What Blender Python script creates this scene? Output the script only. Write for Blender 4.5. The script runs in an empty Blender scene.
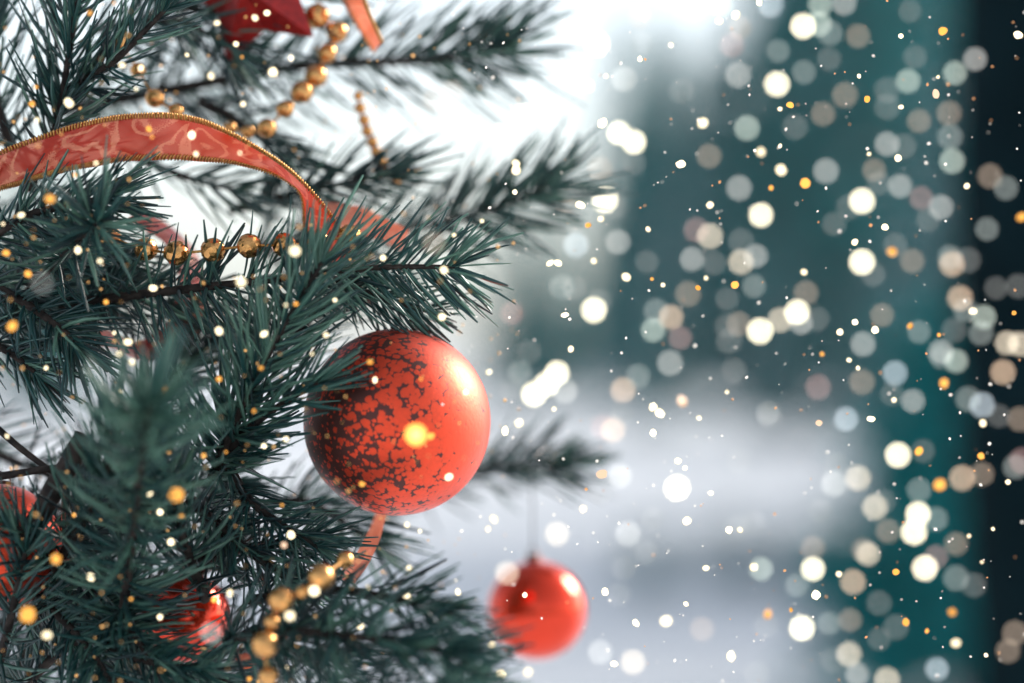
import bpy, bmesh, math, random
import numpy as np
from mathutils import Vector, Matrix

random.seed(7); rng = np.random.default_rng(7)
R = math.radians
scene = bpy.context.scene
COL = scene.collection

# ------------------------------------------------------------------ camera
H = 1.40            # camera height
F = 2418.0          # focal length in pixels at 1024 px width
S = 1.04            # focus distance
cam_d = bpy.data.cameras.new('camera'); cam = bpy.data.objects.new('camera', cam_d); COL.objects.link(cam)
cam_d.sensor_width = 36.0; cam_d.lens = F / 1024 * 36
cam.location = (0, 0, H); cam.rotation_euler = (R(90), 0, 0)
cam_d.clip_start = 0.05; cam_d.clip_end = 3000
cam_d.dof.use_dof = True; cam_d.dof.focus_distance = S; cam_d.dof.aperture_fstop = 2.1
scene.camera = cam

# ------------------------------------------------------------------ sky, sun, exposure
SUN_EL, SUN_AZ = 30, 58        # azimuth measured from +Y (view direction) towards +X
w = bpy.data.worlds.new('World'); scene.world = w; w.use_nodes = True
nt = w.node_tree; bg = nt.nodes['Background']
sky = nt.nodes.new('ShaderNodeTexSky'); sky.sky_type = 'NISHITA'; sky.sun_disc = False
sky.sun_elevation = R(SUN_EL); sky.sun_rotation = R(SUN_AZ)
sky.altitude = 0; sky.air_density = 1.0; sky.dust_density = 1.6; sky.ozone_density = 2.0
hs = nt.nodes.new('ShaderNodeHueSaturation'); hs.inputs['Saturation'].default_value = 0.42
nt.links.new(sky.outputs[0], hs.inputs['Color']); nt.links.new(hs.outputs[0], bg.inputs['Color'])
bg.inputs['Strength'].default_value = 0.15
sd = bpy.data.lights.new('sun', 'SUN'); sun = bpy.data.objects.new('sun', sd); COL.objects.link(sun)
sd.energy = 3.2; sd.angle = R(24); sd.color = (1.0, 0.95, 0.88)
tosun = Vector((math.sin(R(SUN_AZ)) * math.cos(R(SUN_EL)), math.cos(R(SUN_AZ)) * math.cos(R(SUN_EL)), math.sin(R(SUN_EL))))
sun.rotation_euler = (-tosun).to_track_quat('-Z', 'Y').to_euler(); sun.location = (3, 1, 5)
vs = scene.view_settings
vs.view_transform = 'Standard'; vs.look = 'None'; vs.gamma = 1; vs.use_curve_mapping = False; vs.exposure = 0.75
cy = scene.cycles
cy.use_denoising = True; cy.use_adaptive_sampling = False
cy.sample_clamp_indirect = 3.0; cy.max_bounces = 8; cy.transparent_max_bounces = 24
cy.caustics_reflective = False; cy.caustics_refractive = False; cy.blur_glossy = 0.5

# ------------------------------------------------------------------ helpers
def P(px, py, dz=0.0):
    """world point seen at pixel (px,py) of the photograph, dz metres behind the focus distance"""
    D = S + dz
    return Vector(((px - 512) * D / F, D, H - (py - 341.5) * D / F))

def link(o, parent=None):
    COL.objects.link(o)
    if parent is not None:
        o.parent = parent
        o.matrix_parent_inverse = Matrix.Translation(-wloc(parent))
    return o

def wloc(o):
    v = Vector(o.location)
    if o.parent is not None and o.parent.type == 'EMPTY' and o.get('_rel'): v = v + wloc(o.parent)
    return v

def tag(o, label=None, cat=None, group=None, kind=None):
    if label: o['label'] = label
    if cat: o['category'] = cat
    if group: o['group'] = group
    if kind: o['kind'] = kind
    return o

def empty(name, loc, label, cat, group=None):
    o = bpy.data.objects.new(name, None); o.location = loc; o.empty_display_size = 0.01
    COL.objects.link(o); return tag(o, label, cat, group)

def mesh_obj(name, verts, faces, mat, parent=None, smooth=True, attr=None, uv=None):
    me = bpy.data.meshes.new(name)
    me.from_pydata([tuple(v) for v in verts], [], [tuple(f) for f in faces])
    if smooth: me.polygons.foreach_set('use_smooth', [True] * len(me.polygons))
    if attr is not None:
        a = me.attributes.new('tint', 'FLOAT', 'POINT'); a.data.foreach_set('value', np.asarray(attr, dtype=np.float32))
    if uv is not None:
        l = me.uv_layers.new(name='UVMap')
        idx = np.zeros(len(me.loops), dtype=np.int32); me.loops.foreach_get('vertex_index', idx)
        l.data.foreach_set('uv', np.asarray(uv, dtype=np.float32)[idx].ravel())
    me.materials.append(mat); me.update()
    return link(bpy.data.objects.new(name, me), parent)

def bm_obj(name, bm, mat, parent=None, smooth=True):
    me = bpy.data.meshes.new(name); bm.to_mesh(me); bm.free()
    if smooth: me.polygons.foreach_set('use_smooth', [True] * len(me.polygons))
    me.materials.append(mat)
    return link(bpy.data.objects.new(name, me), parent)

def spline(pts, n):
    """Catmull-Rom through pts, n samples"""
    p = np.array([tuple(q) for q in pts], float)
    if len(p) == 2: return p[0] + np.linspace(0, 1, n)[:, None] * (p[1] - p[0])
    p = np.vstack([2 * p[0] - p[1], p, 2 * p[-1] - p[-2]])
    m = len(p) - 3; out = []
    for t in np.linspace(0, m - 1e-6, n):
        i = int(t); u = t - i; a, b, c, d = p[i:i + 4]
        out.append(0.5 * (2 * b + (c - a) * u + (2 * a - 5 * b + 4 * c - d) * u * u + (3 * b - a - 3 * c + d) * u ** 3))
    return np.array(out)

def frames(path):
    t = np.gradient(path, axis=0); t /= np.linalg.norm(t, axis=1)[:, None] + 1e-12
    ref = np.array([0.31, -0.77, 0.55]); n = np.cross(t, ref); n /= np.linalg.norm(n, axis=1)[:, None] + 1e-12
    return t, n, np.cross(t, n)

def tube(path, radii, k=7):
    path = np.asarray(path); t, n, b = frames(path); m = len(path)
    a = np.linspace(0, 2 * math.pi, k, endpoint=False)
    v = path[:, None, :] + np.asarray(radii)[:, None, None] * (np.cos(a)[None, :, None] * n[:, None, :] + np.sin(a)[None, :, None] * b[:, None, :])
    f = [(i * k + j, i * k + (j + 1) % k, (i + 1) * k + (j + 1) % k, (i + 1) * k + j) for i in range(m - 1) for j in range(k)]
    f += [tuple(range(k))[::-1], tuple((m - 1) * k + j for j in range(k))]
    return v.reshape(-1, 3), f

# ------------------------------------------------------------------ materials
def new_mat(name):
    m = bpy.data.materials.new(name); m.use_nodes = True
    return m, m.node_tree, m.node_tree.nodes['Principled BSDF']
def N(t, kind, **kw):
    n = t.nodes.new(kind)
    for k, v in kw.items(): setattr(n, k, v)
    return n
def ramp(t, fac, stops):
    r = N(t, 'ShaderNodeValToRGB'); e = r.color_ramp.elements
    while len(e) < len(stops): e.new(0.5)
    for el, (p, c) in zip(e, stops): el.position = p; el.color = (*c, 1)
    t.links.new(fac, r.inputs[0]); return r.outputs[0]
def noise(t, scale, detail=3, rough=0.5, coord='Object', dist=0.0):
    tc = N(t, 'ShaderNodeTexCoord'); n = N(t, 'ShaderNodeTexNoise')
    n.inputs['Scale'].default_value = scale; n.inputs['Detail'].default_value = detail
    n.inputs['Roughness'].default_value = rough; n.inputs['Distortion'].default_value = dist
    t.links.new(tc.outputs[coord], n.inputs['Vector']); return n
def bump(t, b, h, strength, dist):
    bn = N(t, 'ShaderNodeBump'); bn.inputs['Strength'].default_value = strength; bn.inputs['Distance'].default_value = dist
    t.links.new(h, bn.inputs['Height']); t.links.new(bn.outputs[0], b.inputs['Normal'])

def needle_mat(name, c0, c1, c2, rough=.28, spec=.75):
    m, t, b = new_mat(name)
    a = N(t, 'ShaderNodeAttribute', attribute_name='tint')
    col = ramp(t, a.outputs['Fac'], [(0.0, c0), (0.55, c1), (1.0, c2)])
    t.links.new(col, b.inputs['Base Color']); b.inputs['Roughness'].default_value = rough
    b.inputs['Specular IOR Level'].default_value = spec
    tr = N(t, 'ShaderNodeBsdfTranslucent'); t.links.new(col, tr.inputs['Color'])
    mx = N(t, 'ShaderNodeMixShader'); mx.inputs[0].default_value = 0.22
    t.links.new(b.outputs[0], mx.inputs[1]); t.links.new(tr.outputs[0], mx.inputs[2])
    t.links.new(mx.outputs[0], t.nodes['Material Output'].inputs['Surface'])
    return m
M_NEEDLE = needle_mat('spruce_needles', (0.004, 0.022, 0.028), (0.016, 0.085, 0.080), (0.13, 0.27, 0.20))
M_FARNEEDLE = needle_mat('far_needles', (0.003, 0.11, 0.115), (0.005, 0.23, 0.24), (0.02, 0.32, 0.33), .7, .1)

M_BARK, t, b = new_mat('twig_bark')
n = noise(t, 220, 4); t.links.new(ramp(t, n.outputs['Fac'], [(0.3, (0.010, 0.009, 0.009)), (0.7, (0.055, 0.042, 0.036))]), b.inputs['Base Color'])
b.inputs['Roughness'].default_value = 0.85; b.inputs['Specular IOR Level'].default_value = 0.2; bump(t, b, n.outputs['Fac'], 0.6, 0.001)
M_TRUNK, t, b = new_mat('dark_trunk_bark')
n = noise(t, 9, 6, 0.65); t.links.new(ramp(t, n.outputs['Fac'], [(0.3, (0.001, 0.005, 0.007)), (0.75, (0.004, 0.016, 0.021))]), b.inputs['Base Color'])
b.inputs['Roughness'].default_value = 0.95; b.inputs['Specular IOR Level'].default_value = 0.05; bump(t, b, n.outputs['Fac'], 1.0, 0.03)
M_SNOW, t, b = new_mat('snow')
n = noise(t, 1.2, 6, 0.6); t.links.new(ramp(t, n.outputs['Fac'], [(0.3, (0.64, 0.66, 0.685)), (0.7, (0.74, 0.75, 0.76))]), b.inputs['Base Color'])
b.inputs['Roughness'].default_value = 0.7; bump(t, b, n.outputs['Fac'], 0.5, 0.05)

def ornament_mat(name, base, flecks=True, rough=0.3):
    m, t, b = new_mat(name)
    b.inputs['Metallic'].default_value = 0.75; b.inputs['Roughness'].default_value = rough
    b.inputs['Coat Weight'].default_value = 0.8 if flecks else .4; b.inputs['Coat Roughness'].default_value = 0.58 if flecks else .12
    if flecks:      # speckled lacquer, with the tree's dark reflection painted as blotches over one side
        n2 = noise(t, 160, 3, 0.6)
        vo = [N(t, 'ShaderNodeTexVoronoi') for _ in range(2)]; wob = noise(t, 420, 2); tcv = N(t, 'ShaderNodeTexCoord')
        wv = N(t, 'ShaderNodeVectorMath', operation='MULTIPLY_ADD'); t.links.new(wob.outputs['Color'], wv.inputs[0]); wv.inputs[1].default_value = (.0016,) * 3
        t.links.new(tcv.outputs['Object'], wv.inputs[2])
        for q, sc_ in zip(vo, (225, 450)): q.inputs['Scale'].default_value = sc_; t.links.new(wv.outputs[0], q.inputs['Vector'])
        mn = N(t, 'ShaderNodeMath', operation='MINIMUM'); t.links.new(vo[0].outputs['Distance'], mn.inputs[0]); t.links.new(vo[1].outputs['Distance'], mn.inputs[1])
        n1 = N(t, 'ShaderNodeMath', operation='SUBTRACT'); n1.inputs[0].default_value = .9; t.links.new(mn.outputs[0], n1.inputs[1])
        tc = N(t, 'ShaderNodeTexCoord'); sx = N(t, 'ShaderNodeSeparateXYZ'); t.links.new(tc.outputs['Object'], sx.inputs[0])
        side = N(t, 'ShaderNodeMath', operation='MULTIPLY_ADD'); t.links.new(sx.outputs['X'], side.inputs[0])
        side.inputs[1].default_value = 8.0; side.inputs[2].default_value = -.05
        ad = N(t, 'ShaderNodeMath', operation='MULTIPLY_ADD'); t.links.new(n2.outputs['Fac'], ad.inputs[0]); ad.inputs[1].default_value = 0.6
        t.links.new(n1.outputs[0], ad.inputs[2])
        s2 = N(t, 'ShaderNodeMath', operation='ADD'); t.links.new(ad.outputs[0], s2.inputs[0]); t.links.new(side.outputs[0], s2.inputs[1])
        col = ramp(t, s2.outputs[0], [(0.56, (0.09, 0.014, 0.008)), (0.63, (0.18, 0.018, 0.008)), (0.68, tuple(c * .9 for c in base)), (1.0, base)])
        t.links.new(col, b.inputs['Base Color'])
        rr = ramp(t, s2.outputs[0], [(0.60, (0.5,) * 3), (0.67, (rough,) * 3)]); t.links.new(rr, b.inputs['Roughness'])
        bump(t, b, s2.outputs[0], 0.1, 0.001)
    else:
        n1 = noise(t, 60, 3); t.links.new(ramp(t, n1.outputs['Fac'], [(0.3, tuple(c * 0.8 for c in base)), (0.7, base)]), b.inputs['Base Color'])
    return m
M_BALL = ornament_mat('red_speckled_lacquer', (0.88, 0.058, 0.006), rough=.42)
M_BALL2 = ornament_mat('red_mirror_lacquer', (0.88, 0.050, 0.012), False, 0.07)
M_STAR, t, b = new_mat('star_red')
n = noise(t, 300, 3); t.links.new(ramp(t, n.outputs['Fac'], [(0.3, (0.20, 0.006, 0.006)), (0.7, (0.40, 0.015, 0.012))]), b.inputs['Base Color'])
b.inputs['Roughness'].default_value = 0.35; b.inputs['Metallic'].default_value = 0.3
M_GOLD, t, b = new_mat('gold_bead')
n = noise(t, 60, 2); t.links.new(ramp(t, n.outputs['Fac'], [(0.35, (0.62, 0.29, 0.09)), (0.65, (0.80, 0.44, 0.17))]), b.inputs['Base Color'])
b.inputs['Metallic'].default_value = 1.0; b.inputs['Roughness'].default_value = 0.22
M_CAP, t, b = new_mat('dull_metal_cap')
n = noise(t, 300, 2); t.links.new(ramp(t, n.outputs['Fac'], [(0.3, (0.10, 0.035, 0.03)), (0.7, (0.20, 0.09, 0.07))]), b.inputs['Base Color'])
b.inputs['Metallic'].default_value = 0.8; b.inputs['Roughness'].default_value = 0.45
M_THREAD, t, b = new_mat('dark_thread')
n = noise(t, 500, 2); t.links.new(ramp(t, n.outputs['Fac'], [(0.3, (0.03, 0.03, 0.035)), (0.7, (0.07, 0.06, 0.06))]), b.inputs['Base Color'])
b.inputs['Roughness'].default_value = 0.8
M_TRIM, t, b = new_mat('gold_braid')
n = noise(t, 700, 2); t.links.new(ramp(t, n.outputs['Fac'], [(0.3, (0.38, 0.16, 0.035)), (0.7, (0.75, 0.42, 0.13))]), b.inputs['Base Color'])
b.inputs['Metallic'].default_value = 0.7; b.inputs['Roughness'].default_value = 0.38

def ribbon_mat(name, base, alpha):
    m, t, b = new_mat(name)
    uv = N(t, 'ShaderNodeUVMap'); mp = N(t, 'ShaderNodeMapping'); t.links.new(uv.outputs[0], mp.inputs[0])
    mp.inputs['Scale'].default_value = (1, 1, 1)
    wv = N(t, 'ShaderNodeTexNoise'); wv.inputs['Scale'].default_value = 38; wv.inputs['Detail'].default_value = 0.5; wv.inputs['Distortion'].default_value = 2.2
    t.links.new(mp.outputs[0], wv.inputs['Vector'])
    # contour lines of a smooth noise = curling glitter swirls
    ml = N(t, 'ShaderNodeMath', operation='MULTIPLY'); ml.inputs[1].default_value = 3.2; t.links.new(wv.outputs['Fac'], ml.inputs[0])
    fr = N(t, 'ShaderNodeMath', operation='PINGPONG'); fr.inputs[1].default_value = 0.5; t.links.new(ml.outputs[0], fr.inputs[0])
    gn = N(t, 'ShaderNodeTexNoise'); gn.inputs['Scale'].default_value = 1500; gn.inputs['Detail'].default_value = 2; t.links.new(uv.outputs[0], gn.inputs['Vector'])
    ga = N(t, 'ShaderNodeMath', operation='MULTIPLY_ADD'); t.links.new(gn.outputs['Fac'], ga.inputs[0]); ga.inputs[1].default_value = 0.35; t.links.new(fr.outputs[0], ga.inputs[2])
    lines = ramp(t, ga.outputs[0], [(0.50, (0, 0, 0)), (0.58, (1, 1, 1))])
    mc = N(t, 'ShaderNodeMix', data_type='RGBA'); t.links.new(lines, mc.inputs[0])
    mc.inputs[6].default_value = (*base, 1); mc.inputs[7].default_value = (0.80, 0.30, 0.17, 1)
    t.links.new(mc.outputs[2], b.inputs['Base Color']); b.inputs['Roughness'].default_value = 0.34
    b.inputs['Sheen Weight'].default_value = 0.0
    bump(t, b, gn.outputs['Fac'], 0.25, 0.0006)
    tl = N(t, 'ShaderNodeBsdfTranslucent'); tl.inputs['Color'].default_value = (min(1, base[0] * 1.4), base[1] * 2.2, base[2] * 2.2, 1)
    tp = N(t, 'ShaderNodeBsdfTransparent'); tp.inputs['Color'].default_value = (1, 0.50, 0.38, 1)
    m1 = N(t, 'ShaderNodeMixShader'); m1.inputs[0].default_value = 0.35; t.links.new(b.outputs[0], m1.inputs[1]); t.links.new(tl.outputs[0], m1.inputs[2])
    m2 = N(t, 'ShaderNodeMixShader'); m2.inputs[0].default_value = alpha; t.links.new(m1.outputs[0], m2.inputs[1]); t.links.new(tp.outputs[0], m2.inputs[2])
    t.links.new(m2.outputs[0], t.nodes['Material Output'].inputs['Surface'])
    return m
M_RIBBON = ribbon_mat('red_organza', (0.42, 0.020, 0.007), 0.15)
M_RIBBON2 = ribbon_mat('salmon_organza', (0.66, 0.10, 0.045), 0.2)
M_RIBBON3 = ribbon_mat('deep_red_organza', (0.36, 0.02, 0.02), 0.05)

_em = {}
def emit_mat(name, col, strength):
    k = (name, strength)
    if k in _em: return _em[k]
    m = bpy.data.materials.new(name); m.use_nodes = True; t = m.node_tree; t.nodes.clear()
    e = N(t, 'ShaderNodeEmission'); o = N(t, 'ShaderNodeOutputMaterial')
    e.inputs['Strength'].default_value = strength / 2 ** vs.exposure; e.inputs['Color'].default_value = (*col, 1)
    t.links.new(e.outputs[0], o.inputs['Surface']); m.cycles.emission_sampling = 'NONE'
    _em[k] = m; return m

# ================================================================== SETTING: snowfield and wood behind
def grid_ground():
    xs = np.linspace(-110, 110, 151); ys = np.concatenate([np.linspace(-20, 60, 121), np.linspace(62, 260, 40)])
    X, Y = np.meshgrid(xs, ys)
    Z = 0.10 * np.sin(X * 0.21 + Y * 0.13) + 0.07 * np.sin(X * 0.53 - Y * 0.37 + 1) + 0.03 * np.sin(X * 1.3 + Y * 0.9)
    v = np.stack([X, Y, Z - 0.1], -1).reshape(-1, 3); w_ = len(xs)
    f = [(r * w_ + c, r * w_ + c + 1, (r + 1) * w_ + c + 1, (r + 1) * w_ + c) for r in range(len(ys) - 1) for c in range(w_ - 1)]
    return v, f
v, f = grid_ground()
tag(mesh_obj('snow_ground', v, f, M_SNOW), 'soft white snow covering the field behind the tree', kind='structure')

def fir_mesh(seed, h, rad, snow):
    """trunk / crown / snow meshes of a whole fir standing at the origin"""
    r_ = np.random.default_rng(seed); cv, cf, ct, sv, sf = [], [], [], [], []
    levels = int(h * 4.2)
    for li in range(levels):
        z = 0.5 + (h - 0.5) * (li / levels) ** 0.92; rr = rad * (1 - (z / h)) ** 0.8 + 0.12
        nb = int(7 + 6 * (1 - z / h)); a0 = r_.uniform(0, 6.28)
        for bi in range(nb):
            a = a0 + bi * 6.283 / nb + r_.uniform(-.2, .2); L = rr * r_.uniform(.75, 1.12); droop = r_.uniform(.15, .42)
            for q in range(int(8 + L * 16)):
                u = r_.uniform(.15, 1) ** 0.8; s_ = r_.uniform(.15, .32) * (1.25 - .5 * u)
                c = np.array([math.cos(a) * L * u, math.sin(a) * L * u, z - droop * L * u * u + r_.uniform(-.06, .06)])
                side = np.array([-math.sin(a), math.cos(a), 0]) * r_.uniform(-1, 1) * .22 * L * (1 - .5 * u); c = c + side
                d1 = r_.normal(size=3); d1[2] *= .45; d1 /= np.linalg.norm(d1); d2 = np.cross(d1, r_.normal(size=3)); d2 /= np.linalg.norm(d2)
                k = len(cv); cv += [c - d1 * s_, c + d2 * s_ * .45, c + d1 * s_, c - d2 * s_ * .35 - np.array([0, 0, s_ * .3])]
                cf.append((k, k + 1, k + 2, k + 3)); tv = r_.uniform(0, 1); ct += [tv] * 4
            if r_.uniform() < snow:
                for q in range(int(2 + 3 * snow)):
                    u = r_.uniform(.35, .95); c = np.array([math.cos(a) * L * u, math.sin(a) * L * u, z - droop * L * u * u + .09])
                    sx = r_.uniform(.10, .2) * (0.6 + .4 * L); sz = sx * .4; k = len(sv)
                    sv += [c + np.array(p) * np.array([sx, sx, sz]) for p in ((1, 0, 0), (.3, .9, 0), (-.8, .6, 0), (-.8, -.6, 0), (.3, -.9, 0), (0, 0, 1), (0, 0, -.5))]
                    for i in range(5): sf += [(k + i, k + (i + 1) % 5, k + 5), (k + (i + 1) % 5, k + i, k + 6)]
    return cv, cf, ct, sv, sf

def make_fir(seed, h, rad, snow):
    cv, cf, ct, sv, sf = fir_mesh(seed, h, rad, snow)
    root = bpy.data.objects.new('fir_tree', None); COL.objects.link(root)
    zz = np.linspace(0, h * .95, 8); tv, tf = tube(np.stack([0.03 * np.sin(zz), 0.02 * np.cos(zz), zz], -1), np.linspace(.14, .02, 8) * (h / 8 + .3), 9)
    mesh_obj('trunk', tv, tf, M_TRUNK, root)
    tag(mesh_obj('crown', cv, cf, M_FARNEEDLE, root, False, ct), kind='stuff')
    if sv: tag(mesh_obj('snow_load', sv, sf, M_SNOW, root), kind='stuff')
    return root
def copy_tree(o):
    c = o.copy(); COL.objects.link(c)
    for ch in o.children:
        k = ch.copy(); COL.objects.link(k); k.parent = c
    return c
protoA = make_fir(11, 9.0, 2.0, 0.10); protoB = make_fir(12, 7.5, 1.7, 1.0); protoC = make_fir(13, 2.2, 0.9, 0.12)
used = set()
def put_fir(proto, px, D, rot, scl, label, group):
    o = copy_tree(proto) if proto.name in used else proto; used.add(proto.name)
    o.location = ((px - 512) * D / F, D, -0.12); o.rotation_euler = (0, 0, R(rot)); o.scale = (scl,) * 3
    tag(o, label, 'tree', group)
G = 'blurred firs at the edge of the snowfield'
put_fir(protoA, 840, 60, 0, 2.2, 'dark teal fir filling the blurred background right of centre', G)
put_fir(protoA, 940, 68, 70, 2.3, 'blurred dark fir between the background centre and the right edge', G)
put_fir(protoB, 700, 60, 0, 1.2, 'snow-laden pale fir blurred above the snowfield centre', G)
put_fir(protoA, 640, 74, 130, 1.32, 'distant teal fir blurred behind the snow-laden pale fir', G)
put_fir(protoA, 528, 54, 200, 0.62, 'small teal fir blurred just right of the large red ball', G)
put_fir(protoB, 1040, 44, 60, 1.8, 'snow-dusted fir blurred behind the dark trunk at the right edge', G)
put_fir(protoA, 790, 92, 250, 2.2, 'far teal fir blurred in the gap left of the dark fir', G)
put_fir(protoA, 40, 54, 20, .65, 'blurred fir far behind the decorated tree at the left', G)
put_fir(protoB, 775, 40, 200, .46, 'short snow-covered fir blurred at the foot of the dark fir', G)
put_fir(protoB, 655, 46, 110, .40, 'shortest snow-covered fir blurred over the left of the snowfield', G)
put_fir(protoB, 868, 36, 300, .36, 'little snow-covered fir blurred left of the lower right bushes', G)
for x_, y_, r_, s_ in ((6.4, 16.0, 30, 1.15), (9.5, 17.0, 140, 1.4), (8.0, 20.5, 220, 1.35), (12.0, 33.0, 10, 1.75), (16.0, 36.0, 80, 1.9)):     # unseen firs added outside the frame to shade the field
    o = copy_tree(protoA); o.location = (x_, y_, -.12); o.rotation_euler = (0, 0, R(r_)); o.scale = (s_,) * 3
    tag(o, {6.4: 'smaller fir added for shade beyond the right edge nearest the dark trunk', 9.5: 'fir added for shade farthest out beyond the right edge', 8.0: 'fir added for shade beyond the right edge, farther back', 12.0: 'tall fir added for shade beyond the right edge behind the field', 16.0: 'tallest fir added for shade beyond the right edge'}[x_], 'tree', G)
G2 = 'low young firs standing in the snow'
put_fir(protoC, 650, 13.5, 0, 0.22, 'low dark bush in the snow, blurred right of the small hanging ball', G2)
put_fir(protoC, 735, 13.8, 50, 0.24, 'low dark bush in the snow, blurred at the lower centre right', G2)
put_fir(protoC, 815, 13.2, 100, 0.27, 'low dark bush in the snow, second from the right of the row', G2)
put_fir(protoC, 965, 9.5, 150, 0.78, 'largest of the low bushes in the snow, at the lower right', G2)
# dark trunk at the right edge
tp = [(0.0, 0.0, -.12), (0.02, 0.0, .8), (-.01, .01, 1.6), (.015, 0, 2.6), (0, 0, 3.6)]
pp = spline(tp, 16); D = 2.6
tv, tf = tube(pp + np.array([(1046 - 512) * D / F, D, 0]), np.linspace(.12, .085, 16) * .85, 18)
tv = tv + rng.normal(0, .0025, tv.shape)
tag(mesh_obj('tree_trunk', tv, tf, M_TRUNK), 'dark blurred bare tree trunk running up the right edge', 'trunk')

# ================================================================== THE DECORATED TREE
tree = empty('christmas_tree', (-0.55, S + .22, 0.0), 'dark green spruce christmas tree filling the left side, hung with decorations', 'tree')
tz = np.linspace(0, 2.3, 12)
tv, tf = tube(np.stack([-.55 + .01 * np.sin(tz * 3), S + .22 + .01 * np.cos(tz * 2), tz], -1), np.linspace(.05, .012, 12), 12)
mesh_obj('trunk', tv, tf, M_BARK, tree)

def needles(path, n, L, a0, a1, wid, up=0.25, tipfan=12, curl=0.25, seed=0, start=0.0, jit=0.16, flat=1.0):
    """vertices/faces/tints of n curved tapering needles round a shoot"""
    r_ = np.random.default_rng(seed); m = len(path)
    s = np.sort(np.concatenate([r_.uniform(start, 1, n), 1 - np.abs(r_.normal(0, .02, tipfan))])).clip(0, 1); n = len(s)
    t, nn, bb = frames(path); fi = s * (m - 1); i0 = np.minimum(fi.astype(int), m - 2); fr = (fi - i0)[:, None]
    pos = path[i0] * (1 - fr) + path[i0 + 1] * fr; T = t[i0]; A = r_.uniform(0, 2 * math.pi, n)
    rad = np.cos(A)[:, None] * nn[i0] + np.sin(A)[:, None] * bb[i0]
    rad = rad * np.array([1, flat, 1]) + np.array([0, 0, up]); rad /= np.linalg.norm(rad, axis=1)[:, None]
    al = np.radians(a0 + (a1 - a0) * s ** 1.5) * r_.uniform(.82, 1.15, n); al[s > .985] *= r_.uniform(.1, 1, (s > .985).sum())
    d = np.cos(al)[:, None] * T + np.sin(al)[:, None] * rad + r_.normal(0, jit, (n, 3)); d /= np.linalg.norm(d, axis=1)[:, None]
    ln = L * r_.uniform(.62, 1.12, n) * (1 - .35 * np.clip((s - .8) / .2, 0, 1) * r_.uniform(0, 1, n))
    bend = T * curl * r_.uniform(.2, 1.6, n)[:, None] + r_.normal(0, .07, (n, 3))
    sd = np.cross(d, r_.normal(size=(n, 3))); sd /= np.linalg.norm(sd, axis=1)[:, None]; up2 = np.cross(d, sd)
    us = [0, .3, .68, 1.0]; ws = [.65, 1.0, 1.0, .45]; wd = wid * r_.uniform(.8, 1.2, n)
    k = 4; V = np.zeros((n, len(us), k, 3))
    for j, (u, ww) in enumerate(zip(us, ws)):
        c = pos + d * (ln * u)[:, None] + bend * (ln * u * u)[:, None]
        for q in range(k):
            a = q * math.pi / 2; fl = 1.0 if q % 2 == 0 else .62
            V[:, j, q] = c + (math.cos(a) * sd + math.sin(a) * up2) * (wd * ww * fl / 2)[:, None]
    base = (np.arange(n) * len(us) * k)[:, None, None, None]
    j = np.arange(len(us) - 1)[None, :, None, None]; q = np.arange(k)[None, None, :, None]
    quad = np.concatenate([base + j * k + q, base + j * k + (q + 1) % k, base + (j + 1) * k + (q + 1) % k, base + (j + 1) * k + q], -1)
    tint = np.repeat(np.clip(r_.normal(.38, .30, n) + .22 * s, 0, 1), len(us) * k)
    return V.reshape(-1, 3), quad.reshape(-1, 4), tint

_seed = [100]
def bough(pts, n=190, L=.023, a0=62, a1=34, wid=.00125, r0=.0024, up=.12, label=None, start=0.0, curl=.25, jit=.16, fan=14, flat=.7, tone=0.0):
    _seed[0] += 1; n = int(n * .52); wid *= 1.30; L *= 1.15; jit *= .5; fan = int(fan * .8)
    path = spline([P(*p) for p in pts], 26)
    tv, tf = tube(path, np.linspace(r0, r0 * .42, 26), 7)
    o = mesh_obj('bough', tv, tf, M_BARK, tree)
    if label: o['label'] = label
    v, f, ti = needles(path, n, L, a0, a1, wid, up, fan, curl, _seed[0], start, jit, flat)
    nd = mesh_obj('needles', v, f, M_NEEDLE, o, True, np.clip(ti + tone, 0, 1)); nd['kind'] = 'stuff'
    nd.matrix_parent_inverse = Matrix.Identity(4)
    return o

# -- sharp boughs round the focus plane
bough([(60, 305, .03), (160, 292, .012), (260, 281, .002), (370, 268, -.004), (455, 267, -.006)], 560, .0285, 66, 48, up=-.14, flat=.4, curl=.1, tone=.08, label='sharp bough pointing right above the large ball')
bough([(212, 478, .004), (232, 430, -.008), (268, 355, -.018), (322, 262, -.026)], 470, .0275, 62, 38, .0013, curl=.3, flat=.5, tone=.22, label='sharp upright shoot in front of the large ball')
bough([(222, 455, .0), (262, 418, -.012), (318, 382, -.02)], 170, .021, 60, 32, curl=.3)
bough([(30, 190, .05), (55, 130, .03), (68, 60, .02), (82, -30, .015)], 330, .030, 55, 40, curl=.3)
bough([(10, 150, .05), (-10, 60, .045), (-15, -40, .04)], 220, .030, 60, 40)
bough([(70, 90, .03), (115, 60, .015), (165, 10, .0)], 150, .026, 50, 35)
bough([(-25, 345, .04), (30, 290, .02), (78, 242, -.012), (98, 222, -.035)], 420, .027, 75, 62, curl=.05, up=.1, label='bough at the left edge pointing towards the viewer')
bough([(-30, 275, .02), (20, 300, .005), (62, 330, -.004), (75, 345, -.006)], 230, .024, 60, 40)
bough([(-40, 330, .02), (5, 350, .01), (35, 372, .004)], 150, .022, 55, 35)
bough([(-30, 250, .01), (25, 217, 0), (75, 204, -.008), (110, 196, -.012)], 260, .022, 62, 40)
bough([(330, 279, .012), (380, 298, .016), (428, 311, .02)], 190, .019, 60, 40, up=0)
bough([(-10, 690, .01), (5, 640, -.015), (18, 585, -.02), (26, 550, -.025)], 150, .025, 66, 45)
bough([(70, 600, .01), (50, 560, -.015), (20, 530, -.025), (-10, 515, -.03)], 110, .024, 64, 42)
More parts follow.
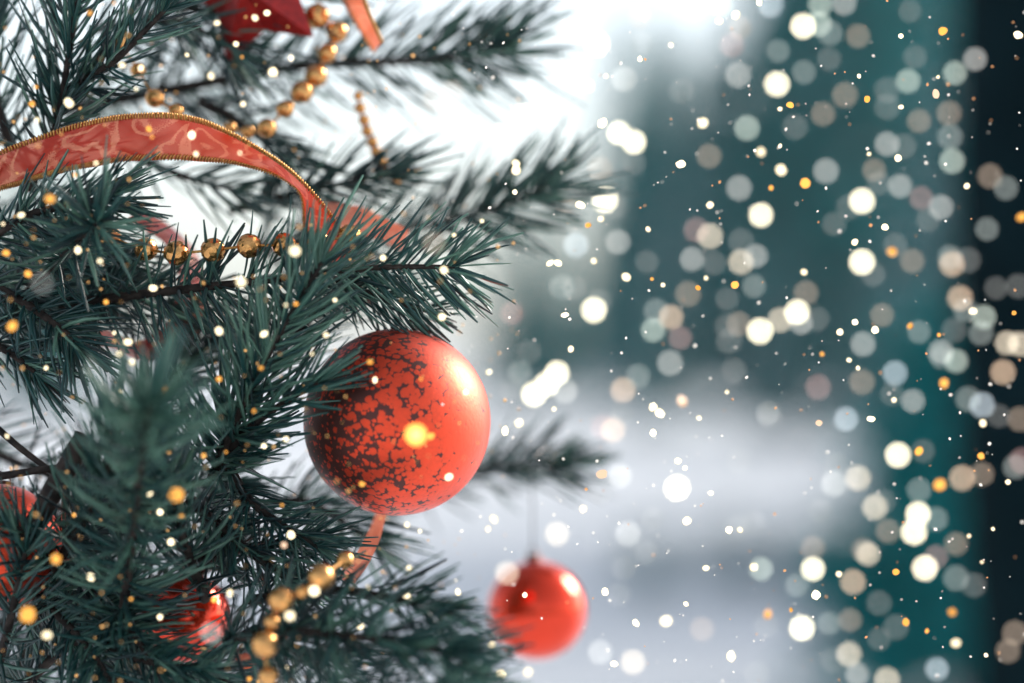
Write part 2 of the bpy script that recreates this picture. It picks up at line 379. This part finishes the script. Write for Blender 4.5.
# -- the soft near shoot at the lower left, pointing at the viewer
bough([(120, 640, -.01), (132, 540, -.045), (142, 450, -.08), (150, 405, -.10)], 520, .031, 72, 52, .0014, curl=.15, tone=.18, label='soft out-of-focus shoot at the lower left')
bough([(60, 560, .0), (95, 500, -.03), (118, 440, -.05)], 220, .028, 66, 45, .0014)
bough([(205, 600, -.0), (178, 520, -.03), (165, 450, -.045)], 240, .027, 66, 45, .0014)
# -- bottom
bough([(20, 690, .02), (80, 640, 0), (140, 660, -.02), (200, 668, -.03)], 300, .027, 62, 40)
bough([(-20, 560, .03), (40, 600, .0), (90, 650, -.02), (120, 700, -.03)], 300, .029, 62, 42)
bough([(60, 520, .03), (90, 580, .0), (130, 630, -.02), (170, 690, -.025)], 280, .028, 62, 42)
bough([(190, 500, .01), (222, 528, -.004), (255, 556, -.008), (292, 582, -.012)], 200, .024, 58, 36, .0011, r0=.0028, jit=.26, label='bare grey twig below the large ball')
bough([(225, 462, .0), (250, 500, -.004), (282, 525, -.008), (318, 548, -.01)], 180, .022, 58, 36, .0011, jit=.26)
bough([(200, 560, .02), (260, 545, .012), (312, 540, .006)], 180, .022, 60, 36, .0011)
bough([(225, 640, -.03), (300, 632, -.055), (380, 640, -.075), (455, 655, -.085)], 420, .026, 62, 40, .0014, label='soft bough along the bottom beside the gold balls')
bough([(250, 600, .0), (330, 590, -.03), (400, 600, -.05), (436, 612, -.06)], 230, .022, 60, 36)
bough([(260, 690, -.03), (330, 690, -.06), (420, 690, -.08), (470, 692, -.085)], 280, .026, 62, 40)
# -- behind, out of focus
bough([(60, 110, .15), (180, 88, .14), (300, 66, .13), (420, 60, .125), (505, 50, .12)], 560, .034, 64, 44, .0014, flat=.4, r0=.0036, label='blurred bough pointing right along the top')
bough([(250, 250, .16), (350, 240, .145), (470, 215, .13), (548, 186, .12)], 440, .031, 62, 42, .0014, flat=.4, label='blurred bough pointing right behind the sharp one')
bough([(300, 520, .25), (400, 490, .22), (490, 470, .195), (556, 463, .18)], 300, .027, 58, 30, .0014, label='blurred bough behind the large ball')
bough([(90, 30, .09), (170, 20, .08), (230, 45, .075)], 150, .028, 56, 32)
bough([(130, -10, .1), (210, 10, .09), (330, -15, .08)], 190, .028, 56, 32)
bough([(200, 100, .10), (250, 130, .095), (300, 180, .09)], 120, .025, 56, 32)
bough([(230, 210, .1), (310, 190, .09), (390, 175, .085)], 180, .024, 56, 32)
bough([(120, 150, .09), (180, 175, .085), (235, 190, .08)], 70, .022, 56, 32)
bough([(150, 360, .08), (190, 330, .07), (240, 330, .06)], 170, .024, 58, 34)
bough([(240, 400, .07), (300, 330, .06), (345, 290, .055)], 130, .024, 58, 34)
bough([(180, 560, .1), (290, 500, .09), (370, 540, .08)], 190, .026, 58, 34)
# -- dark inner boughs deeper in the tree
for a in [[(-60, 430), (60, 480), (160, 520)], [(-60, 640), (60, 610), (170, 590)], [(-40, 700), (100, 690), (230, 680)],
          [(-60, 520), (40, 560), (120, 640)], 
          [(-60, 260), (60, 280), (170, 310)], [(-60, 320), (40, 320), (110, 300)], [(100, 560), (170, 490), (230, 480)],
          [(60, 690), (150, 640), (210, 560)], [(-60, 200), (30, 230), (120, 260)], [(80, 470), (150, 400), (190, 360)],
          [(-60, 580), (30, 520), (100, 500)], [(0, 700), (40, 620), (60, 560)], [(130, 700), (240, 650), (330, 660)]]:
    bough([(x, y, .05 + .03 * k + random.uniform(-.01, .02)) for k, (x, y) in enumerate(a[::-1])][::-1], 230, .029, 64, 42, .0014)
# bare dark stems at the left
for pts, r0 in (([(-10, 422, .0), (20, 448, -.004), (52, 472, -.01)], .0016), ([(-10, 478, -.01), (40, 470, -.012), (80, 466, -.01)], .0018),
                ([(86, 436, -.02), (60, 480, -.02), (30, 530, -.015), (0, 570, -.01)], .0050)):
    path = spline([P(*p) for p in pts], 14); tv, tf = tube(path, np.linspace(r0, r0 * .8, 14), 7)
    mesh_obj('twig', tv, tf, M_BARK, tree)

# ================================================================== BALLS AND STAR
def ball_ornament(px, py, dz, rpx, mat, label, tilt, thread_to=None, rotz=0, group=None):
    c = P(px, py, dz); Rr = rpx * (S + dz) / F
    root = empty('ball_ornament', c, label, 'ornament', group)
    bm = bmesh.new(); bmesh.ops.create_uvsphere(bm, u_segments=72, v_segments=48, radius=Rr)
    o = bm_obj('ball', bm, mat, root); o.location = c; o.rotation_euler = (tilt[0], tilt[1], rotz)
    rot = Matrix.Rotation(tilt[1], 3, 'Y') @ Matrix.Rotation(tilt[0], 3, 'X'); top = rot @ Vector((0, 0, 1))
    # crimped cap with a wire loop
    prof = [(0.115, .955), (.135, .99), (.125, 1.0), (.125, 1.10), (.10, 1.125), (.0, 1.13)]; k = 20; vv, ff = [], []
    for i, (r_, z_) in enumerate(prof):
        for j in range(k):
            rr = r_ * (1 + (.05 if j % 2 and i in (2, 3) else 0)); a = 2 * math.pi * j / k
            vv.append(c + rot @ Vector((rr * math.cos(a) * Rr * 1.15, rr * math.sin(a) * Rr * 1.15, z_ * Rr)))
    ff = [(i * k + j, i * k + (j + 1) % k, (i + 1) * k + (j + 1) % k, (i + 1) * k + j) for i in range(len(prof) - 1) for j in range(k)]
    cap = mesh_obj('cap', vv, ff, M_CAP, root)
    lp = [tuple(c + rot @ Vector((.075 * Rr * math.cos(a), 0, Rr * (1.17 + .075 * math.sin(a))))) for a in np.linspace(0, 2 * math.pi, 14)]
    tv, tf = tube(lp, [Rr * .014] * 14, 6); l = mesh_obj('loop', tv, tf, M_CAP, cap); l.matrix_parent_inverse = Matrix.Translation(-c)
    l.matrix_parent_inverse = Matrix.Identity(4)
    if thread_to:
        a = c + rot @ Vector((0, 0, Rr * 1.22)); e = P(*thread_to)
        tv, tf = tube(spline([a, (a + e) / 2 + Vector((.0006, 0, 0)), e], 10), [.0004] * 10, 6); mesh_obj('thread', tv, tf, M_THREAD, root)
    return root
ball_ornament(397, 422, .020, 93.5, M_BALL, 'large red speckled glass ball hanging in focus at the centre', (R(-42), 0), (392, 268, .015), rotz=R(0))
ball_ornament(537, 610, .17, 50, M_BALL2, 'small glossy red ball, out of focus, hanging lowest right of the tree', (R(-4), R(-4)), (530, 465, .18))
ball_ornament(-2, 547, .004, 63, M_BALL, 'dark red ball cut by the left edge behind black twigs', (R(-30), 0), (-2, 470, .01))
ball_ornament(186, 618, .040, 45, M_BALL2, 'red ball half hidden in the needles at the lower left', (R(-35), 0), (190, 545, .05))

def star():
    c = P(252, -14, .07); k = (S + .07) / F; Ro, Ri, th = 82 * k, 46 * k, 30 * k
    root = empty('star_ornament', c, 'faceted red star cut by the top edge', 'ornament'); vv = []; ff = []
    rot = Matrix.Rotation(R(-14), 3, 'Z') @ Matrix.Rotation(R(8), 3, 'X')
    for i in range(10):
        a = R(-(40 + 36 * i)); r_ = Ro if i % 2 == 0 else Ri
        vv.append(c + rot @ Vector((r_ * math.cos(a), 0, r_ * math.sin(a))))
    vv += [c + rot @ Vector((0, -th, 0)), c + rot @ Vector((0, th, 0))]
    for i in range(10): ff += [(i, (i + 1) % 10, 10), ((i + 1) % 10, i, 11)]
    mesh_obj('star_body', vv, ff, M_STAR, root, False)
    tv, tf = tube(spline([c + Vector((0, 0, Ro * .8)), c + Vector((0, .01, Ro * .8 + .04))], 4), [.0006] * 4, 6); mesh_obj('thread', tv, tf, M_THREAD, root)
star()

# ================================================================== RIBBONS
def ribbon(up, lo, dzs, mat, label, trim=True, width=.024, n=90, flip=1, cat='ribbon'):
    U = spline([P(x, y, d) for (x, y), d in zip(up, dzs)], n); Lw = spline([P(x, y, d) for (x, y), d in zip(lo, dzs)], n)
    root = empty('ribbon', Vector(tuple(U[n // 2])), label, cat); m = 9; vv, uv = [], []
    pw = np.linalg.norm(U - Lw, axis=1); dd = flip * np.sqrt(np.clip(width ** 2 - pw ** 2, 0, None)); ker = np.ones(7) / 7
    dd = np.convolve(np.pad(dd, 3, 'edge'), ker, 'valid')
    U2 = U - np.array([0, 1, 0]) * dd[:, None] / 2; L2 = Lw + np.array([0, 1, 0]) * dd[:, None] / 2
    s = np.concatenate([[0], np.cumsum(np.linalg.norm(np.diff((U2 + L2) / 2, axis=0), axis=1))])
    for i in range(n):
        for j in range(m):
            u = j / (m - 1); p = U2[i] * (1 - u) + L2[i] * u + np.array([0, -.0016 * math.sin(math.pi * u) + .0006 * math.sin(s[i] * 260 + u * 5) * math.sin(math.pi * u), .0003 * math.sin(s[i] * 310 + 3 * u)])
            vv.append(p); uv.append((s[i], u * width))
    ff = [(i * m + j, i * m + j + 1, (i + 1) * m + j + 1, (i + 1) * m + j) for i in range(n - 1) for j in range(m - 1)]
    o = mesh_obj('band', vv, ff, mat, root, True, None, uv)
    if trim:
        for E, I in ((U2, L2), (L2, U2)):
            pv, pf = [], []; inn = (I - E) / np.linalg.norm(I - E, axis=1)[:, None]; tt, _, _ = frames(E)
            q = np.arange(0, s[-1], .00125)
            for x in q:
                i = min(int(np.searchsorted(s, x)), n - 1); c = E[i] + tt[i] * (x - s[i]) + inn[i] * .0012 + np.array([0, -.0009, 0])
                nr = np.cross(tt[i], inn[i]); nr /= np.linalg.norm(nr)
                ax = inn[i] * .0018 + tt[i] * .0007; ay = tt[i] * .00052; az = nr * .0009; k = len(pv)
                for sx in (-1, 1):
                    pv += [c + ax * sx, c + ax * sx * .55 + ay, c + ax * sx * .55 + az, c + ax * sx * .55 - ay, c + ax * sx * .55 - az]
                for b0, s_ in ((k, 1), (k + 5, -1)):
                    for e in range(4):
                        g = (b0, b0 + 1 + e, b0 + 1 + (e + 1) % 4); pf.append(g if s_ < 0 else g[::-1])
                for e in range(4): pf.append((k + 1 + e, k + 1 + (e + 1) % 4, k + 6 + (e + 1) % 4, k + 6 + e))
            tag(mesh_obj('gold_edging', pv, pf, M_TRIM, root), kind='stuff')
    return root
ribbon([(-30, 163), (0, 153), (80, 123), (150, 113), (205, 121), (262, 150), (302, 180), (338, 222), (356, 262)],
       [(-30, 197), (0, 189), (62, 173), (130, 161), (200, 160), (255, 168), (296, 190), (304, 232), (330, 268)],
       [.01, .004, -.004, -.006, -.004, 0, .006, .016, .03], M_RIBBON, 'red sheer ribbon with gold braided edges arching across the upper left', flip=1, width=.0212)
ribbon([(364, -20), (366, 0), (372, 18), (384, 45)], [(338, -20), (342, 0), (354, 20), (372, 50)], [.075, .07, .065, .07], M_RIBBON2,
       'short blurred salmon ribbon end hanging at the top beside the gold beads', n=40)
ribbon([(392, 480), (387, 516), (376, 550), (356, 582)], [(380, 480), (374, 516), (356, 552), (334, 580)], [.065, .05, .03, .02], M_RIBBON2,
       'salmon ribbon tail hanging below the large red ball', n=50, trim=False)
ribbon([(284, 610), (292, 628), (276, 650), (246, 668)], [(262, 612), (268, 632), (256, 652), (232, 660)], [.03, .02, .02, .03], M_RIBBON2,
       'pink ribbon scrap among the gold balls at the bottom', n=40, trim=False)
ribbon([(80, 322), (110, 330), (140, 342), (172, 320), (182, 275), (168, 245), (132, 222)], [(76, 340), (106, 348), (145, 362), (196, 335), (200, 270), (176, 232), (136, 205)],
       [.08, .07, .065, .065, .07, .07, .075], M_RIBBON3, 'dark red ribbon half hidden behind the bead string at the left', n=60, trim=False)
ribbon([(322, 205), (345, 205), (372, 212), (410, 232)], [(318, 222), (342, 228), (368, 236), (404, 250)], [.09, .08, .075, .08], M_RIBBON2,
       'blurred salmon ribbon behind the sharp bough above the large ball', n=40, trim=False)

# ================================================================== GOLD BEADS
def bead_mesh(sub, facets, seed):
    bm = bmesh.new(); bmesh.ops.create_icosphere(bm, subdivisions=sub, radius=1.0); r_ = random.Random(seed)
    if facets:
        for v in bm.verts: v.co *= 1 + r_.uniform(-.05, .035)
    me = bpy.data.meshes.new('bead'); bm.to_mesh(me); bm.free(); me.materials.append(M_GOLD)
    if not facets: me.polygons.foreach_set('use_smooth', [True] * len(me.polygons))
    return me
BEAD_F, BEAD_S = bead_mesh(3, True, 3), bead_mesh(3, False, 4)
def garland(pts, label, mesh, string=True, extra=None):
    c0 = P(*pts[len(pts) // 2][:3]); root = empty('bead_garland', c0, label, 'garland')
    for i, (x, y, d, r_) in enumerate(pts):
        o = bpy.data.objects.new('bead', mesh); o.location = P(x, y, d); o.scale = (r_ * (S + d) / F,) * 3
        o.rotation_euler = (random.uniform(0, 6), random.uniform(0, 6), random.uniform(0, 6)); link(o, root)
    tv, tf = tube(spline([P(*p[:3]) for p in pts], 6 * len(pts)), [.0006] * (6 * len(pts)), 6); mesh_obj('string', tv, tf, M_TRIM, root)
garland([(110, 238, .02, 12), (146, 249, .012, 12), (176, 253, .002, 12.5), (213, 250, -.002, 12.5), (249, 246, -.004, 12.5), (284, 245, -.002, 12.5), (318, 242, .006, 12), (350, 236, .014, 12)],
        'sharp string of faceted gold beads under the ribbon', BEAD_F)
garland([(322, -12, .085, 13), (317, 16, .08, 13), (337, 32, .082, 11), (327, 53, .085, 10), (316, 76, .08, 11.5), (302, 92, .075, 11.5), (285, 109, .07, 9), (267, 128, .065, 10), (248, 132, .07, 7), (230, 128, .075, 7)],
        'blurred string of gold beads falling from the red star', BEAD_S)
garland([(358, 96, .09, 5), (360, 108, .09, 6), (364, 120, .09, 6), (367, 131, .09, 6), (372, 142, .09, 6), (376, 152, .09, 6), (381, 162, .09, 6), (388, 172, .09, 6), (396, 180, .09, 6)],
        'blurred short chain of tiny gold beads hanging above the sharp bough', BEAD_S)
garland([(120, 44, .05, 9), (138, 70, .055, 8), (155, 98, .05, 10), (176, 111, .05, 8)], 'blurred gold beads in the needles at the upper left', BEAD_S)
garland([(345, 560, -.05, 9), (321, 577, -.075, 13.5), (302, 592, -.076, 7), (281, 600, -.076, 13), (272, 622, -.076, 8), (265, 644, -.078, 14), (268, 676, -.075, 10)],
        'gold balls strung among the needles at the bottom', BEAD_S)

# ================================================================== LIGHTS OUT OF FOCUS AND GLINTS
bm = bmesh.new(); bmesh.ops.create_icosphere(bm, subdivisions=2, radius=1.0)
BULB = bpy.data.meshes.new('fairy_light'); bm.to_mesh(BULB); bm.free(); BULB.materials.append(None)
def flake(seed):
    bm = bmesh.new(); bmesh.ops.create_icosphere(bm, subdivisions=2, radius=1.0); r_ = random.Random(seed)
    for v in bm.verts: v.co *= r_.uniform(.86, 1.08)
    me = bpy.data.meshes.new('glint'); bm.to_mesh(me); bm.free(); me.materials.append(None); return me
FLAKES = [flake(i) for i in range(6)]
def glow(name, mesh, p, r_, mat, sc=(1, 1, 1)):
    o = bpy.data.objects.new(name, mesh); o.location = p; o.scale = (r_ * sc[0], r_ * sc[1], r_ * sc[2]); COL.objects.link(o)
    o.material_slots[0].link = 'OBJECT'; o.material_slots[0].material = mat; return o

# kind: colour word, colour, brightness the defocused disc adds
KIND = {'B': ('brilliant white', (1, .90, .64), 1.5), 'c': ('cream', (1, .86, .66), .55), 'g': ('pale greenish white', (.80, .92, .80), .42),
        'b': ('pale bluish white', (.80, .92, 1), .42), 't': ('tan', (1, .78, .60), .21), 'y': ('soft grey', (.85, .95, .90), .20),
        'k': ('dim pink', (1, .62, .58), .22), 'o': ('peach', (1, .72, .50), .50), 'f': ('very faint', (.9, .92, .88), .11), 'p': ('pale white', (.95, .95, .90), .33)}
DISCS = '''558,29,f 597,44,B 640,17,t 721,5,g 740,28,t 732,45,k 738,75,p 624,79,p 524,117,B 505,134,B 634,142,B 619,133,B 747,128,g 709,156,t
600,169,t 634,163,f 642,43,f 682,91,f 566,99,f 771,5,b 803,26,B 819,24,g 830,33,y 820,5,g 844,3,p 858,36,t 910,11,f 778,51,y 804,72,y 829,59,f
777,84,B 845,95,t 823,114,t 795,127,f 887,90,f 887,107,f 908,81,g 915,57,f 955,73,g 975,59,p 919,121,t 949,113,t 950,137,y 952,161,g 887,144,p
904,146,f 826,171,p 874,170,t 990,176,t 605,200,B 616,206,f 576,245,b 618,242,p 566,202,t 739,188,p 761,215,B 696,230,k 710,236,c 692,259,p
714,263,f 741,241,f 741,262,c 756,256,p 754,286,y 727,299,f 688,294,t 562,287,y 512,313,k 594,310,B 599,302,f 656,311,y 653,330,g 671,317,o
680,338,k 647,262,f 760,331,B 739,324,t 727,326,f 729,341,f 529,352,f 862,201,B 849,207,f 834,224,f 900,186,p 879,183,f 921,198,k 941,207,p
928,220,f 1006,188,y 987,229,y 862,262,B 895,245,f 912,261,t 873,274,f 952,264,o 950,257,y 968,260,f 806,293,t 797,312,B 780,320,c 801,323,p
817,319,f 882,315,t 919,332,y 960,298,o 965,310,y 984,317,g 954,330,f 981,333,y 1007,343,c 1020,344,c 863,344,p 941,352,p 996,288,f 1018,286,f
520,372,y 511,389,f 534,394,B 557,373,B 547,384,B 565,391,p 670,363,p 638,376,y 623,390,o 621,416,f 613,430,o 603,427,k 546,454,t 563,473,y
620,476,p 600,492,f 677,488,B 734,371,f 739,461,f 769,414,p 895,373,b 862,382,t 818,387,k 913,401,p 892,394,f 846,419,b 770,416,f 956,361,g
941,357,y 1003,372,o 968,399,y 982,405,b 999,416,f 1020,419,t 898,455,B 923,451,f 858,478,c 834,484,p 836,464,f 962,478,o 982,474,t 1015,467,y
1022,461,k 875,507,c 884,501,f 919,490,y 918,514,B 936,519,y 821,511,f 557,534,c 628,534,p 653,519,f 646,553,f 624,568,f 619,595,f 702,629,t
633,662,c 600,652,p 761,569,g 737,528,f 754,524,f 757,674,f 813,569,B 813,548,t 797,585,y 853,582,o 868,554,c 863,550,t 888,531,t 914,532,B
925,568,B 936,557,k 956,544,t 956,578,y 974,585,f 879,603,f 850,620,t 829,623,y 802,628,B 766,626,f 879,639,f 896,627,f 849,654,c 833,660,f
937,669,b 887,680,c 857,674,p 1015,633,t 1008,651,t'''
NEAR = '507,573,c 434,243,t 211,633,p 42,283,f 435,100,t 452,92,t 423,122,f 574,288,f'   # the few in front of the boughs
# glitter glints given as emission: x,y,radius px, w white / g gold / p peach
GLINTS = '''90,13,4,g 114,3,3,g 69,103,6,w 32,104,4,g 36,87,3,g 37,120,4,w 122,65,4.5,w 141,68,4.5,w 217,23,4,w 255,18,4.5,w 267,13,4,w 236,44,4,w 211,76,5,w
273,72,6,w 291,58,4,w 187,55,3,w 242,57,3,g 192,135,5,w 149,129,4,g 152,137,3,g 196,154,4,w 240,153,3,w 243,104,4,w 136,89,3,w 75,175,3,g 96,163,3,w
50,199,6.5,g 21,215,5,w 3,224,3,w 78,250,5,w 100,261,4,w 28,274,5,g 12,326,7,g 6,253,5,g 106,302,4,g 153,288,5,w 128,342,5,w 132,362,5,w 241,282,7,w
295,251,7,w 219,331,6,w 264,334,5,w 286,305,3,w 219,379,4,g 261,368,4,g 114,333,3,w 46,368,3,w 119,354,5,w 383,258,4,w 444,270,5,w 454,235,3,w 482,221,3,w
442,317,5,w 515,192,3,w 335,300,3,w 296,304,4,g 326,335,4,w 312,354,3,w 375,380,4,w 370,362,4.5,g 421,379,3,g 466,392,4,w 489,372,4,w 7,436,3,w 166,390,6,g
121,391,3.5,w 254,411,3.5,g 204,456,4,g 226,452,3,g 264,446,4,w 286,439,4,w 176,495,10,g 149,493,5.5,w 131,508,6,g 150,511,3.5,g 160,512,4.5,w 182,517,5,g
171,542,5,w 74,515,3,g 282,505,3,g 291,535,5,w 284,545,5,p 91,577,6,w 28,615,11,g 47,635,6.5,w 160,617,4,w 230,593,5,w 290,616,7,w 214,600,4,g 56,559,7,g
249,679,4,g 286,668,4,w 131,599,3,g 525,595,3.5,w 449,477,5,w 362,484,4.5,g 314,591,7,w 407,525,4.5,w 420,531,3,w 409,568,4,w 368,587,4,w 458,592,4,w
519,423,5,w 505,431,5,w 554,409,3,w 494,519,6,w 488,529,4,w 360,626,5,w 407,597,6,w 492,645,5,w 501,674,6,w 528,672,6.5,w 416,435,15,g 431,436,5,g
645,16,6,w 719,21,5,w 736,15,5,w 588,86,7,w 575,72,5,w 542,102,7,w 602,123,6,w 703,123,7,w 681,164,5,w 761,152,6.5,w 516,163,5,w 516,170,6,w 671,45,3.5,w 640,59,3,w
606,76,3,w 759,2,4,w 936,94,5,p 943,31,5,g 1018,35,5,w 901,36,3,w 867,99,4,g 859,76,2.5,w 938,77,2.5,w 901,107,3,w 781,170,6.5,w 780,146,3,w 780,109,3,w
790,105,4.5,g 898,158,4,w 869,154,3,w 710,205,5,w 550,263,4.5,w 558,263,4.5,w 580,205,5,w 601,219,4,w 588,225,4,g 626,277,5,w 648,229,4,w 594,261,4,w 735,285,4.5,g
706,278,3,w 698,288,3,g 565,315,4,w 652,279,2.5,g 663,285,3,w 892,252,6.5,g 910,326,5,g 805,183,6,g 771,188,4,g 804,272,5,w 855,242,4.5,w 885,227,4,w
840,332,4,w 875,330,5,w 855,322,4,w 1014,313,3,g 939,335,3,g 973,311,5,w 1022,217,7,g 967,186,4,w 602,474,6,p 682,401,8,p 653,407,5,w 660,413,6,w 653,433,4,w
678,461,4,w 699,418,3,w 727,392,3,w 571,349,4,w 583,509,5,w 685,468,3,w 711,493,3,w 940,485,8,g 944,383,6.5,g 981,456,4.5,g 919,451,5,g 822,354,3.5,g
849,360,3,w 858,368,3,w 871,419,4,w 983,423,5,w 1008,482,3.5,w 819,423,4,p 894,400,3.5,w 754,567,5,w 687,521,5,w 666,621,7,w 605,592,4,w 706,568,4,w
731,656,6,w 636,623,4,w 686,604,3,w 729,530,4,w 740,530,4,w 614,664,4,w 768,614,7,g 952,612,6.5,g 906,622,4.5,g 956,643,7,w 816,595,5,w 839,574,4,w
791,610,3,g 927,631,3,g 896,572,4,g 986,655,3,w 982,562,2.5,w 969,536,3,w 993,529,2.5,w'''

ZONES_R = [['above the pale gap at the top centre', 'near the top right of centre', 'near the top right corner'],
           ['just right of the blurred bough', 'at the centre right', 'at the right edge, upper half'],
           ['just right of the large red ball', 'over the middle of the snowfield', 'at the right edge, lower half'],
           ['beside the small hanging ball', 'over the low bushes', 'in the bottom right corner']]
ZONES_L = [['on the needles in the top left corner', 'around the red star', 'on the blurred top bough'],
           ['on the left bough below the ribbon', 'around the gold bead string', 'on the sharp bough above the large ball'],
           ['in the soft shoot at the left', 'on the upright shoot by the large ball', 'on or beside the large red ball'],
           ['in the dark lower left needles', 'around the half-hidden red ball', 'on the bottom bough']]
def zone(x, y):
    r_ = min(3, int(y / 171))
    return ZONES_R[r_][0 if x < 670 else 1 if x < 850 else 2] if x >= 500 else ZONES_L[r_][0 if x < 130 else 1 if x < 300 else 2]
ORD = ['', 'second ', 'third ', 'fourth ', 'fifth ', 'sixth ', 'seventh ', 'eighth ', 'ninth ', 'tenth ', 'eleventh ', 'twelfth ']
def label_all(items, noun, cat, group):
    sets = {}
    for o, word, x, y in items: sets.setdefault((word, zone(x, y)), []).append((y, x, o))
    for (word, z), lst in sets.items():
        lst.sort(key=lambda q: q[:2]); n_ = len(lst)
        for i, (_, _, o) in enumerate(lst):
            if n_ == 1: s = f'the {word} {noun} {z}'
            elif n_ == 2: s = f'{("upper", "lower")[i]} of the two {word} {noun}s {z}'
            else:
                half = i < (n_ + 1) // 2; k = i if half else n_ - 1 - i
                s = f'{ORD[k]}{"highest" if half else "lowest"} {word} {noun} {z}'
            tag(o, s, cat, group)
BUL = 3.6           # bulb radius in photo pixels; the lens spreads it into the disc
items = []
for near, txt in ((False, DISCS), (True, NEAR)):
    for tok in txt.split():
        x, y, k = tok.split(','); x, y = float(x), float(y); word, col, add = KIND[k]
        dz = (.36 + random.uniform(-.025, .03)) if not near else (-.205 + random.uniform(-.01, .01))
        coc = 93.5 * abs(1 - S / (S + dz))
        st = round(add * (coc / (2 * BUL)) ** 2 * (1.0), 1)
        o = glow('fairy_light', BULB, P(x, y, dz), BUL * (S + dz) / F, emit_mat('glow_' + word.replace(' ', '_'), col, st))
        items.append((o, word, x, y))
label_all(items, 'out-of-focus light', 'light', 'out-of-focus fairy lights in the air')
items = []
SCOL = {'w': ('warm white', (1, .84, .54), 2.3), 'g': ('golden', (1, .45, .09), 1.3), 'p': ('peach', (1, .66, .45), 1.2)}  # glitter only catches light; its glints are put in as emission
for tok in GLINTS.split():
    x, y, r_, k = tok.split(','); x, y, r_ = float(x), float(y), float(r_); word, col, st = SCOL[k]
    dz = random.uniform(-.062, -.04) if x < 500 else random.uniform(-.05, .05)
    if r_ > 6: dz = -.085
    if (x, y) == (416, 435): dz, r_, st = -.16, 13, 6.0  # glowing ball stands in for a bulb's reflection on the large ball
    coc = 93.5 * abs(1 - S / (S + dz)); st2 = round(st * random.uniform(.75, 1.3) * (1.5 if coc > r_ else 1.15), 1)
    o = glow('glitter_glint', random.choice(FLAKES), P(x, y, dz), max(r_ - coc * .3, r_ * .5) * (S + dz) / F, emit_mat('glint_' + word.replace(' ', '_'), col, st2),
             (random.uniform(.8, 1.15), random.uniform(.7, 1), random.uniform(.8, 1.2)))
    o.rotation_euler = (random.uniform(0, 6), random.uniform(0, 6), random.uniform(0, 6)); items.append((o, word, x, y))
label_all(items, 'glitter glint', 'glint', 'glitter glints built as glowing specks in front of the tree')

def dust(name, n_, xr, dzr, sizes, mat, label):  # specks of glitter and snow whose glint is put in as emission
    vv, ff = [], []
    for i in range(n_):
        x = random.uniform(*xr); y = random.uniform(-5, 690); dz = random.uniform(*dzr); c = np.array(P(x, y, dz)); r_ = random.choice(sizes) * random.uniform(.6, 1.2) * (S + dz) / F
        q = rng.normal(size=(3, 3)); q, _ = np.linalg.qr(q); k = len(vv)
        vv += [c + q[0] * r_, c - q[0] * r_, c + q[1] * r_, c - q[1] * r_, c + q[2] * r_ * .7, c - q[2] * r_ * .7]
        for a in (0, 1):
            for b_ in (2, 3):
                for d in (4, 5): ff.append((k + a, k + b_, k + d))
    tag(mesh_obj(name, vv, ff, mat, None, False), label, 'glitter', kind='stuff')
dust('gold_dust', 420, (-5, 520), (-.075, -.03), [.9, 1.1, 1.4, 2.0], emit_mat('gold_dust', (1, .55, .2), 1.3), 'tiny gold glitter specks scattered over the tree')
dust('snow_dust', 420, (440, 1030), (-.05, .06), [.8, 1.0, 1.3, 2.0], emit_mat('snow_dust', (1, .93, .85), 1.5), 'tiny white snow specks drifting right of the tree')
dust('gold_glint_dust', 120, (560, 1030), (-.05, .06), [.9, 1.2, 1.8], emit_mat('gold_glint_dust', (1, .5, .22), 1.1), 'tiny gold specks drifting in the air at the right')

# ------------------------------------------------------------------ cold winter air
M_HAZE = bpy.data.materials.new('haze'); M_HAZE.use_nodes = True; t = M_HAZE.node_tree; t.nodes.clear()
vol = N(t, 'ShaderNodeVolumePrincipled'); out = N(t, 'ShaderNodeOutputMaterial'); t.links.new(vol.outputs[0], out.inputs['Volume'])
vol.inputs['Color'].default_value = (.70, .95, 1, 1); vol.inputs['Density'].default_value = 0.0008; vol.inputs['Anisotropy'].default_value = 0.2
bm = bmesh.new(); bmesh.ops.create_cube(bm, size=1); bmesh.ops.scale(bm, vec=(230, 290, 26), verts=bm.verts); bmesh.ops.translate(bm, vec=(0, 120, 11.5), verts=bm.verts)
tag(bm_obj('haze', bm, M_HAZE, None, False), 'pale winter haze over the snowfield', kind='stuff')
